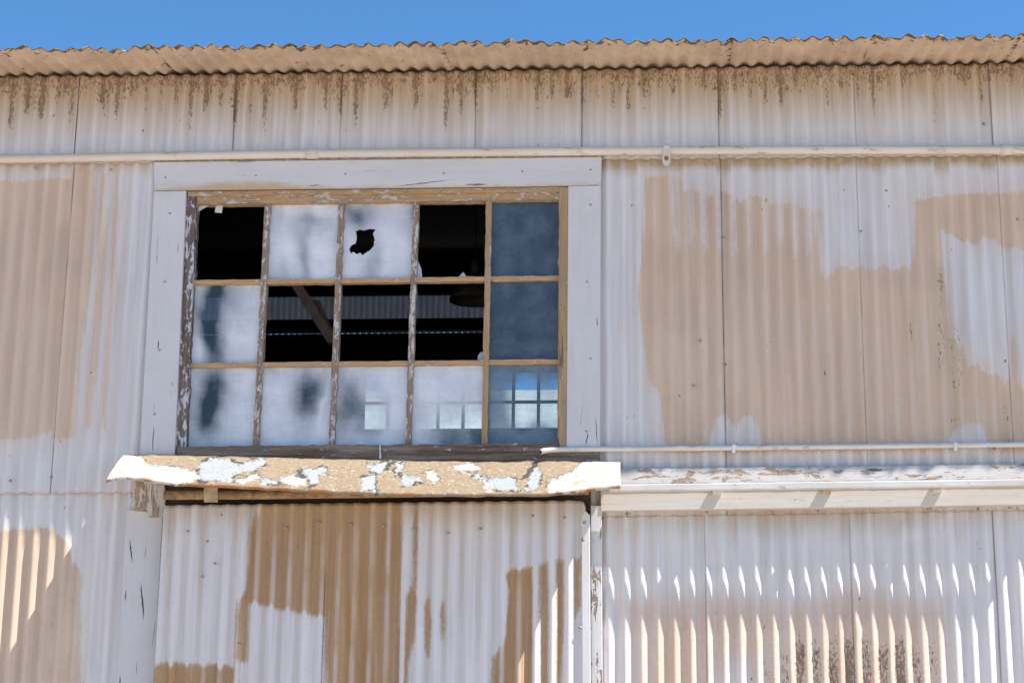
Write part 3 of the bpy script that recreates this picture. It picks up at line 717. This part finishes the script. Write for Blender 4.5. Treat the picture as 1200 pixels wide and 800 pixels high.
# ------------------------------------------------------------------ canopy flashing over the door
def peel_mat():
    n = NT('peeling_canopy_paint')
    u = n.node('ShaderNodeUVMap'); u.uv_map = 'm'; uv = u.outputs[0]
    f = n.noise(50, uv, 5, .65); m = n.noise(13, uv, 5, .65, loc=(2, 2, 0))
    jag = n.math('ADD', n.math('MULTIPLY', n.math('SUBTRACT', n.noise(26, uv, 7, .72), .5), .085), n.math('MULTIPLY', n.math('SUBTRACT', n.noise(80, uv, 5, .65), .5), .024))
    tan = n.mix(n.step(f, .35, .7), (.315, .24, .16), (.235, .175, .115))
    tan = n.mix(n.math('MULTIPLY', n.step(m, .52, .68), .4), tan, (.25, .165, .10))
    tan = n.mix(n.math('MULTIPLY', n.step(n.noise(30, uv, 6, .7, loc=(6, 3, 0)), .58, .64), .65), tan, (.46, .385, .29))
    G = n.math('ADD', n.attr('grey'), jag); Wt = n.math('ADD', n.attr('white'), jag); D = n.math('ADD', n.attr('flap'), n.math('MULTIPLY', jag, .5))
    ga = n.step(G, -.001, .001); wa = n.step(Wt, -.001, .001)
    c = n.mix(ga, tan, n.mix(f, (.36, .38, .385), (.30, .32, .325)))
    c = n.mix(wa, c, n.mix(n.step(m, .4, .7), (.53, .50, .455), (.37, .325, .26)))
    sm_ = n.noise(44, uv, 6, .7, loc=(5, 5, 0))
    c = n.mix(n.math('MULTIPLY', n.step(sm_, .60, .625), n.math('MAXIMUM', wa, ga)), c, tan)
    c = n.mix(n.math('MULTIPLY', n.step(n.noise(31, uv, 6, .7, loc=(9, 4, 0)), .615, .635), n.math('SUBTRACT', 1.0, n.math('MAXIMUM', wa, ga))), c, (.44, .43, .41))
    rim = lambda q: n.math('SUBTRACT', 1.0, n.step(n.math('ABSOLUTE', n.math('ADD', q, .004)), .0030, .0056))
    br = n.step(n.noise(15, uv, 4, loc=(8, 8, 0)), .50, .56)
    e = n.math('MULTIPLY', n.math('MAXIMUM', rim(G), n.math('MULTIPLY', rim(Wt), .6)), br)
    e = n.math('MAXIMUM', e, n.step(D, -.001, .001))
    c = n.mix(n.math('MULTIPLY', e, .92), c, (.06, .052, .05))
    ck = n.math('SUBTRACT', 1.0, n.step(n.math('ABSOLUTE', n.math('SUBTRACT', n.noise(5, uv, 5, .62, 1.4, loc=(3, 1, 0)), .5)), .0006, .003))
    c = n.mix(n.math('MULTIPLY', ck, .6), c, (.10, .07, .05))
    sp = n.step(n.noise(36, uv, 4, .6, loc=(1, 9, 0)), .69, .71)
    c = n.mix(n.math('MULTIPLY', sp, .8), c, (.09, .06, .04))
    c = n.mix(n.math('MULTIPLY', n.attr('rim'), n.step(m, .47, .60), clamp=True), c, (.33, .15, .06))
    h = n.math('ADD', n.math('MULTIPLY', wa, .5), n.math('MULTIPLY', ga, -.8)); h = n.math('ADD', h, n.math('MULTIPLY', f, .25)); h = n.math('ADD', h, n.math('MULTIPLY', e, .5))
    return n.done(n.bsdf(c, .7, n.bump(h, .9, .005), spec=.25))
M['peel'] = peel_mat()
def interp(pl, x): return float(np.interp(x, [p[0] for p in pl], [p[1] for p in pl]))
def canopy():
    top = [(146, 533), (200, 532.5), (300, 535), (400, 537.5), (480, 540), (560, 541), (640, 540), (727, 541)]
    bot = [(124, 562), (138, 559), (152, 558), (205, 567), (300, 570), (400, 576), (470, 578), (560, 579.5), (640, 578), (690, 573), (727, 569)]
    N, K = 300, 30; yT, yB = -.034, -.305
    (xa, _), (xb, _) = W(146, 533, yT), W(727, 541, yT)
    rng = np.random.default_rng(3)
    bm = bmesh.new(); uvl = bm.loops.layers.uv.new('m')
    rows = []; info = {}
    nz = np.interp(np.linspace(0, 1, N + 1), np.linspace(0, 1, 40), rng.normal(0, .0009, 40)); nzb = np.interp(np.linspace(0, 1, N + 1), np.linspace(0, 1, 55), rng.normal(0, .0011, 55))
    for i in range(N + 1):
        s = i / N; x = xa + (xb - xa) * s
        pxt = 146 + (727 - 146) * s; pxb = 124 + (727 - 124) * s
        zt = W(pxt, interp(top, pxt), yT)[1]; xb_, zb = W(pxb, interp(bot, pxb), yB)
        row = []
        for k in range(K + 1):
            t = k / K
            tt = t ** .9
            y = yT + (yB - yT) * tt; z = zt + (zb - zt) * t ** 1.08 + nz[i] * (1 - t) + nzb[i] * t + .0015 * math.sin(s * 23 + t * 4) * t
            xx = x + (xb_ - x) * t
            v = bm.verts.new((xx, y, z)); info[v] = (s, t, (xb - xa) * s, t * .33); row.append(v)
        # folded lip
        v = bm.verts.new((row[-1].co.x, yB + .004, row[-1].co.z - .010 + nzb[i] * .3)); info[v] = (s, 1.03, (xb - xa) * s, .345); row.append(v)
        rows.append(row)
    for i in range(N):
        for k in range(K + 1):
            f = bm.faces.new((rows[i][k], rows[i][k + 1], rows[i + 1][k + 1], rows[i + 1][k])); f.smooth = True
            for l in f.loops: l[uvl].uv = (info[l.vert][2], info[l.vert][3])
    bm.verts.index_update(); inf = [info[v] for v in bm.verts]
    bmesh.ops.recalc_face_normals(bm, faces=bm.faces)
    me = bpy.data.meshes.new('door_canopy'); bm.to_mesh(me); bm.free()
    co = np.array([tuple(v.co) for v in me.vertices]); qx, qy = PIX(co[:, 0], co[:, 1], co[:, 2])
    def fld(polys):
        r = np.full(len(qx), -99.0)
        for p in polys: r = np.maximum(r, sdf(p, qx, qy))
        return r * .0038
    z1 = lambda P: [(120 + a / 3.87, 525 + b / 3.87) for a, b in P]
    z2 = lambda P: [(420 + a / 3.75, 525 + b / 3.75) for a, b in P]
    GREY = [z1([(437, 60), (470, 55), (520, 45), (580, 55), (620, 75), (660, 60), (720, 45), (745, 65), (720, 90), (690, 100), (660, 105), (610, 115), (585, 155), (440, 150)]),
            z1([(715, 150), (740, 140), (795, 148), (790, 165), (720, 165)]), z1([(870, 115), (930, 95), (1000, 88), (1025, 95), (1015, 120), (980, 125), (975, 170), (940, 170), (930, 130)]),
            z2([(40, 75), (130, 62), (140, 80), (100, 108), (60, 108)]), z2([(15, 128), (78, 122), (78, 190), (15, 190)]), z2([(160, 62), (208, 62), (192, 100), (165, 122)]),
            z2([(190, 122), (270, 122), (278, 145), (215, 167), (193, 165)]), z2([(500, 130), (520, 112), (570, 133), (640, 128), (688, 132), (702, 188), (590, 184), (550, 150)]),
            z2([(758, 82), (792, 82), (802, 110), (792, 172), (750, 184), (733, 184), (750, 130)])]
    WHT = [z1([(-60, 200), (65, 0), (100, 20), (180, 42), (200, 75), (350, 88), (430, 112), (445, 142), (330, 175), (260, 175), (110, 175)]),
           z2([(425, 80), (450, 70), (525, 73), (532, 96), (460, 107), (428, 98)]), z2([(298, 110), (330, 98), (357, 130), (330, 162), (310, 150)]),
           z2([(553, 145), (592, 160), (592, 195), (553, 195)]), z2([(1200, 40), (985, 40), (960, 95), (900, 120), (840, 150), (822, 200), (1000, 200), (1200, 180)]),
           z1([(600, 150), (700, 110), (715, 130), (640, 165)]), z1([(800, 140), (860, 120), (930, 140), (925, 170), (830, 165)])]
    FLAP = [z2([(795, 60), (745, 132), (712, 144), (745, 100), (775, 62)]), z2([(130, 66), (168, 62), (110, 100)]), z1([(440, 62), (475, 52), (480, 58), (450, 68)]), z1([(585, 52), (640, 70), (600, 66)])]
    for nm, P in (('grey', GREY), ('white', WHT), ('flap', FLAP)):
        A = me.attributes.new(nm, 'FLOAT', 'POINT'); A.data.foreach_set('value', fld(P).astype(np.float32))
    A = me.attributes.new('rim', 'FLOAT', 'POINT'); A.data.foreach_set('value', [max(0, (t - .955) / .05) + (max(0, (.05 - t) / .05) * .4) for s, t, _, _ in inf])
    o = link('door_canopy', me, M['peel'], shed); m = o.modifiers.new('gauge', 'SOLIDIFY'); m.thickness = .004; m.offset = 0
    o['label'] = 'sloping canopy with peeling tan and white paint'
    return o
canopy()
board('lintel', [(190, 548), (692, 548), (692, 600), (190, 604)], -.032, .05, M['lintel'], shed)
# flat strip below the window that the canopy is nailed to
board('apron_board', [(163, 533), (703, 533), (703, 549), (163, 549)], -.024, .04, M['sill'], shed)

# ------------------------------------------------------------------ sliding door and its track
door = holder('sliding_door', shed, 'corrugated sliding door with brown and white paint patches')
YD = -.10
dxl = W(187, 690, YD)[0]; dxm = W(381.5, 690, YD)[0]; dxr = W(686, 690, YD)[0]
dt = zline((190, 592), (690, 586), YD); PD = .0715
sheet('door_sheet', dxl, dxm, FLAT(ZB), dt, YD, M['door'], door, 'door', pitch=PD, seam=(0, .9), phase=-dxr)
sheet('door_sheet', dxm - .004, dxr, FLAT(ZB), dt, YD - .0015, M['door'], door, 'door', pitch=PD, seam=(.0, 0), phase=-dxr, corner=.032)
sheet('door_sheet', dxl, dxr, FLAT(.05), FLAT(ZB + .02), YD + .004, M['door'], door, 'door', pitch=PD, seam=(0, 0), phase=-dxr, dv=.1, fine=False)
M['flange'] = wood_mat('door_flange_paint', (.45, .38, .30), (.35, .28, .2), (.72, .70, .69), .9, 'z', crack=.1)
prism('edge_flange', [W(681.5, 604, YD - .012), W(686, 598, YD - .012), W(691, 603, YD - .012), (W(694, 800, YD - .012)[0], .05), (W(684.5, 800, YD - .012)[0], .05)], YD - .012, YD + .03, M['flange'], door, .003)
def bolt(px, py, y, parent, r=.006):
    x, z = W(px, py, y); bm = bmesh.new()
    bmesh.ops.create_uvsphere(bm, u_segments=12, v_segments=8, radius=r)
    for v in bm.verts:
        v.co.y *= .55; v.co += Vector((x, y, z))
    # washer
    m = bmesh.ops.create_cone(bm, cap_ends=True, segments=14, radius1=r * 1.5, radius2=r * 1.4, depth=.002)
    for v in m['verts']:
        v.co = Vector((x + v.co.x, y + .002 + v.co.z, z + v.co.y))
    return from_bm('bolt', bm, M['bolt'], parent, True)
for a, b in [(220, 622), (243, 634), (252, 660), (411, 614), (450, 616), (486, 619), (525, 624), (563, 619), (624, 604), (661, 606), (335, 618), (374, 611), (237, 675)]:
    bolt(a, b, YD - .011, door, .0042)
bolt(685, 612, YD - .014, door, .005); bolt(683, 632, YD - .014, door, .005); bolt(680, 735, YD - .014, door, .005)
for a, b in [(12, 563), (60, 559), (42, 197), (130, 199), (848, 278), (850, 427), (1009, 271), (820, 399), (813, 452), (1153, 145), (1193, 257), (1165, 526), (860, 186), (972, 187)]:
    bolt(a, b, -.016, shed, .0045)
tr = tube('track_rail', [(W(p, q, -.13)[0], -.13, W(p, q, -.13)[1]) for p, q in ((193, 580), (300, 579.5), (450, 577.5), (690, 574))], .020, M['rust'], shed, 18)
board('track_strap', [(238.5, 563), (255, 563.5), (255, 588), (239, 588)], -.155, -.148, M['strap'], shed, .001)
board('jamb_block', [(154, 556), (193, 556), (193, 604), (174, 606), (173, 600), (154, 598)], -.050, .03, M['block'], shed, rough=.0015)
prism('door_jamb', [W(148, 596, -.034), W(191, 600, -.034), (W(185, 760, -.034)[0], 0.0), (W(141, 800, -.034)[0], 0.0)], -.034, .03, M['jamb'], shed, .003)
prism('door_post', [W(692, 592, -.045), W(705, 592, -.045), (W(707, 800, -.045)[0], 0.0), (W(693, 800, -.045)[0], 0.0)], -.045, .03, M['post'], shed, .003)

# ------------------------------------------------------------------ ledge to the right of the door
YL = -.050
XE = 1420
ex = lambda y0, s: (lambda p: y0 - s * (p - 700))
lf = ex(573.5, .0135); lb = ex(598.5, .0145); ct = ex(549.5, .012); cb = ex(567, .0135)
board('ledge_board', [(704, lf(704) - 7), (XE, lf(XE) - 7), (XE, lb(XE)), (704, lb(704))], YL, .02, M['board'], shed, label='cream painted board of the ledge beside the door')
def cap():
    bm = bmesh.new(); N = 90; rows = []
    for i in range(N + 1):
        p = 700 + (XE - 700) * i / N
        pr = []
        for (yy, q) in ((-.034, ct(p) + random.uniform(-.25, .25)), (-.045, (ct(p) * .5 + cb(p) * .5) + random.uniform(-.5, .5)), (-.056, cb(p) + random.uniform(-.6, .6))):
            x, z = W(p, q, yy); pr.append((x, yy, z))
        pr.append((pr[2][0], -.056, pr[2][2] - .012)); pr.append((pr[0][0], -.010, pr[0][2] + .001)); pr.append((pr[0][0], -.010, pr[0][2] - .05))
        rows.append([bm.verts.new(v) for v in pr])
    for a, b in zip(rows, rows[1:]):
        for k in range(6): bm.faces.new((a[k], a[(k + 1) % 6], b[(k + 1) % 6], b[k]))
    bm.faces.new(rows[0]); bm.faces.new(list(reversed(rows[-1])))
    o = from_bm('ledge_cap', bm, M['cap'], shed); o['label'] = 'sloping ledge top with flaking white paint'
cap()
lr = ex(572, .0135)
rl = board('ledge_rail', [(714, lr(714) - 4.5), (1238, lr(1238) - 4.5), (1238, lr(1238) + 4), (714, lr(714) + 4)], -.105, -.080, M['rail'], shed, .005)
for p in (840, 969, 1099, 1229):
    board('ledge_bracket', [(p - 5, lr(p) - 3), (p + 5, lr(p) - 3), (p + 5, lr(p) + 10), (p - 5, lr(p) + 8)], -.0795, -.045, M['strap'] if p == 969 else M['rail'], shed, .002)

# ------------------------------------------------------------------ pipes on the wall (separate things clipped to it)
pp = thing('wall_pipe', 'thick cream painted pipe running along the wall under the eave above the window', 'pipe')
YP = -.050
pts = [(-700, 193), (-300, 190), (0, 186.5), (100, 184.8), (200, 183), (300, 181.3), (400, 179.8), (600, 178), (800, 176.4), (1000, 175.8), (1200, 175.7), (1500, 174.5), (1900, 173)]
path = [(W(a, b, YP)[0], YP, W(a, b, YP)[1]) for a, b in pts]
tube('pipe_run', path, .0195, M['pipe'], pp, 20)
def on_pipe(a):
    b = interp(pts, a); return Vector((W(a, b, YP)[0], YP, W(a, b, YP)[1]))
for a, w in ((366, 7), (1180, 7.5)):
    tube('pipe_coupling', [on_pipe(a - w), on_pipe(a + w)], .0235, M['pipe'], pp, 20)
c = on_pipe(781)
def clamp():
    yc = c.y - .024
    out = [(-3.4, 171), (3.4, 171), (4.6, 182), (4.6, 188)] + [(4.6 * math.cos(t), 188 + 6.5 * math.sin(t)) for t in np.linspace(.3, math.pi - .3, 7)] + [(-4.6, 188), (-4.6, 182)]
    prism('pipe_clip', [W(781 + a, b, yc) for a, b in out], yc, yc + .004, M['pipe'], pp, .0012)
    bm = bmesh.new(); bmesh.ops.create_uvsphere(bm, u_segments=14, v_segments=8, radius=.0105)
    x, z = W(781, 185.5, yc)
    for v in bm.verts: v.co.y *= .35; v.co.z *= 1.15; v.co += Vector((x, yc, z))
    from_bm('clip_bolt', bm, M['rust'], pp, True)
clamp()
tp = thing('thin_pipe', 'thin open ended pipe running along the wall just right of the window sill', 'pipe')
YT = -.034
pts2 = [(633.5, 529.5, -.075), (637, 528, -.066), (645, 527, -.050), (660, 526.4, YT), (720, 525.8, YT), (850, 524.6, YT), (1000, 523, YT), (1200, 520.6, YT), (1420, 518, YT)]
path = [(W(a, b, y)[0], y, W(a, b, y)[1]) for a, b, y in pts2]
tube('pipe_run', path, .0120, M['rail'], tp, 16)
d0 = (Vector(path[0]) - Vector(path[1])).normalized()
tube('pipe_mouth', [Vector(path[0]) + d0 * -.002, Vector(path[0]) + d0 * .0008], .0085, M['hole'], tp, 16)  # dark disc on the capped end, standing in for the shaded bore
for a in (860, 1120):
    b = interp([(q[0], q[1]) for q in pts2], a)
    board('pipe_clip', [(a - 2, b - 4), (a + 2, b - 4), (a + 2, b + 6), (a - 2, b + 6)], YT - .0135, -.012, M['rail'], tp, .001)

# ------------------------------------------------------------------ lamp hanging inside, building beyond
lx_, lz_ = W(556, 352, 2.6)
lamp = thing('pendant_lamp', 'dusty dome lamp hanging inside behind the broken panes', 'lamp')
lamp.location = (lx_, 2.6, lz_)
bm = bmesh.new(); prof = [(.02, .16), (.05, .155), (.075, .12), (.12, .08), (.15, .03), (.155, -.005)]; rg = []
for r_, z in prof: rg.append([bm.verts.new((r_ * math.cos(2 * math.pi * k / 24), r_ * math.sin(2 * math.pi * k / 24), z)) for k in range(24)])
for a, b in zip(rg, rg[1:]):
    for k in range(24): bm.faces.new((a[k], a[(k + 1) % 24], b[(k + 1) % 24], b[k]))
bm.faces.new(rg[0])
o = from_bm('lamp_shade', bm, M['lamp'], lamp, True); s = o.modifiers.new('gauge', 'SOLIDIFY'); s.thickness = .003
tube('lamp_socket', [(0, 0, .155), (0, 0, .25)], .028, M['lamp'], lamp, 14)
tube('lamp_cord', [(0, 0, .25), (0, 0, zz(2.6) - lz_ + .01)], .006, M['inner'], lamp, 8)

far = thing('white_building', 'white roofed building glimpsed through the rear window and the lower right panes', 'building')
fy = 24.0
zt_ = W(600, 457, fy + 6)[1]; ze_ = zt_ - 3.2
bm = bmesh.new()
vs = [(-25, fy, ze_), (25, fy, ze_), (25, fy + 6, zt_), (-25, fy + 6, zt_), (25, fy + 12, ze_), (-25, fy + 12, ze_)]
v = [bm.verts.new(q) for q in vs]
bm.faces.new(v[:4]); bm.faces.new((v[3], v[2], v[4], v[5])); 
from_bm('roof', bm, M['far'], far).modifiers.new('slab', 'SOLIDIFY').thickness = .12
bm = bmesh.new(); bmesh.ops.create_cube(bm, size=1)
for q in bm.verts: q.co = Vector((q.co.x * 49.4, fy + 6 + q.co.y * 11.4, (q.co.z + .5) * (ze_ + .02)))
from_bm('wall', bm, M['far'], far)

# ================================================================== CAMERA, LIGHT, WORLD
cd = bpy.data.cameras.new('camera'); co = bpy.data.objects.new('camera', cd); COL.objects.link(co)
cd.sensor_fit = 'HORIZONTAL'; cd.sensor_width = 36.0; cd.lens = F / 1200 * 36.0
cd.shift_x = (600 - PX) / 1200.0; cd.shift_y = 0.0
cd.clip_end = 2000; co.location = CAM; co.rotation_euler = (R(90) + PITCH, 0, YAW)
scn.camera = co
S = Vector((2.85, -.90, 4.95)).normalized()
sd = bpy.data.lights.new('sun', 'SUN'); sd.energy = 5.0; sd.angle = R(.53); sd.color = (1.0, .945, .875)
so = bpy.data.objects.new('sun', sd); COL.objects.link(so); so.rotation_euler = S.to_track_quat('Z', 'Y').to_euler(); so.location = (8, -6, 14)
w = bpy.data.worlds.new('World'); scn.world = w; w.use_nodes = True
nt = w.node_tree; bg = nt.nodes['Background']; sky = nt.nodes.new('ShaderNodeTexSky'); sky.sky_type = 'NISHITA'; sky.sun_disc = False
sky.sun_elevation = math.asin(S.z); sky.sun_rotation = math.atan2(S.x, S.y)
sky.air_density = 1.0; sky.dust_density = 0.0; sky.ozone_density = 3.0; sky.altitude = 300
hue = nt.nodes.new('ShaderNodeMix'); hue.data_type = 'RGBA'; hue.blend_type = 'MULTIPLY'; hue.inputs[0].default_value = 1.0
hue.inputs[7].default_value = (.56, .93, 1.15, 1)      # tint multiplied into the sky to deepen its blue
nt.links.new(sky.outputs[0], hue.inputs[6]); nt.links.new(hue.outputs[2], bg.inputs[0]); bg.inputs[1].default_value = .088
scn.view_settings.view_transform = 'Standard'; scn.view_settings.look = 'None'; scn.view_settings.gamma = 1; scn.view_settings.exposure = .92
scn.cycles.use_denoising = True
scn.cycles.max_bounces = 8; scn.cycles.diffuse_bounces = 5; scn.cycles.transparent_max_bounces = 12
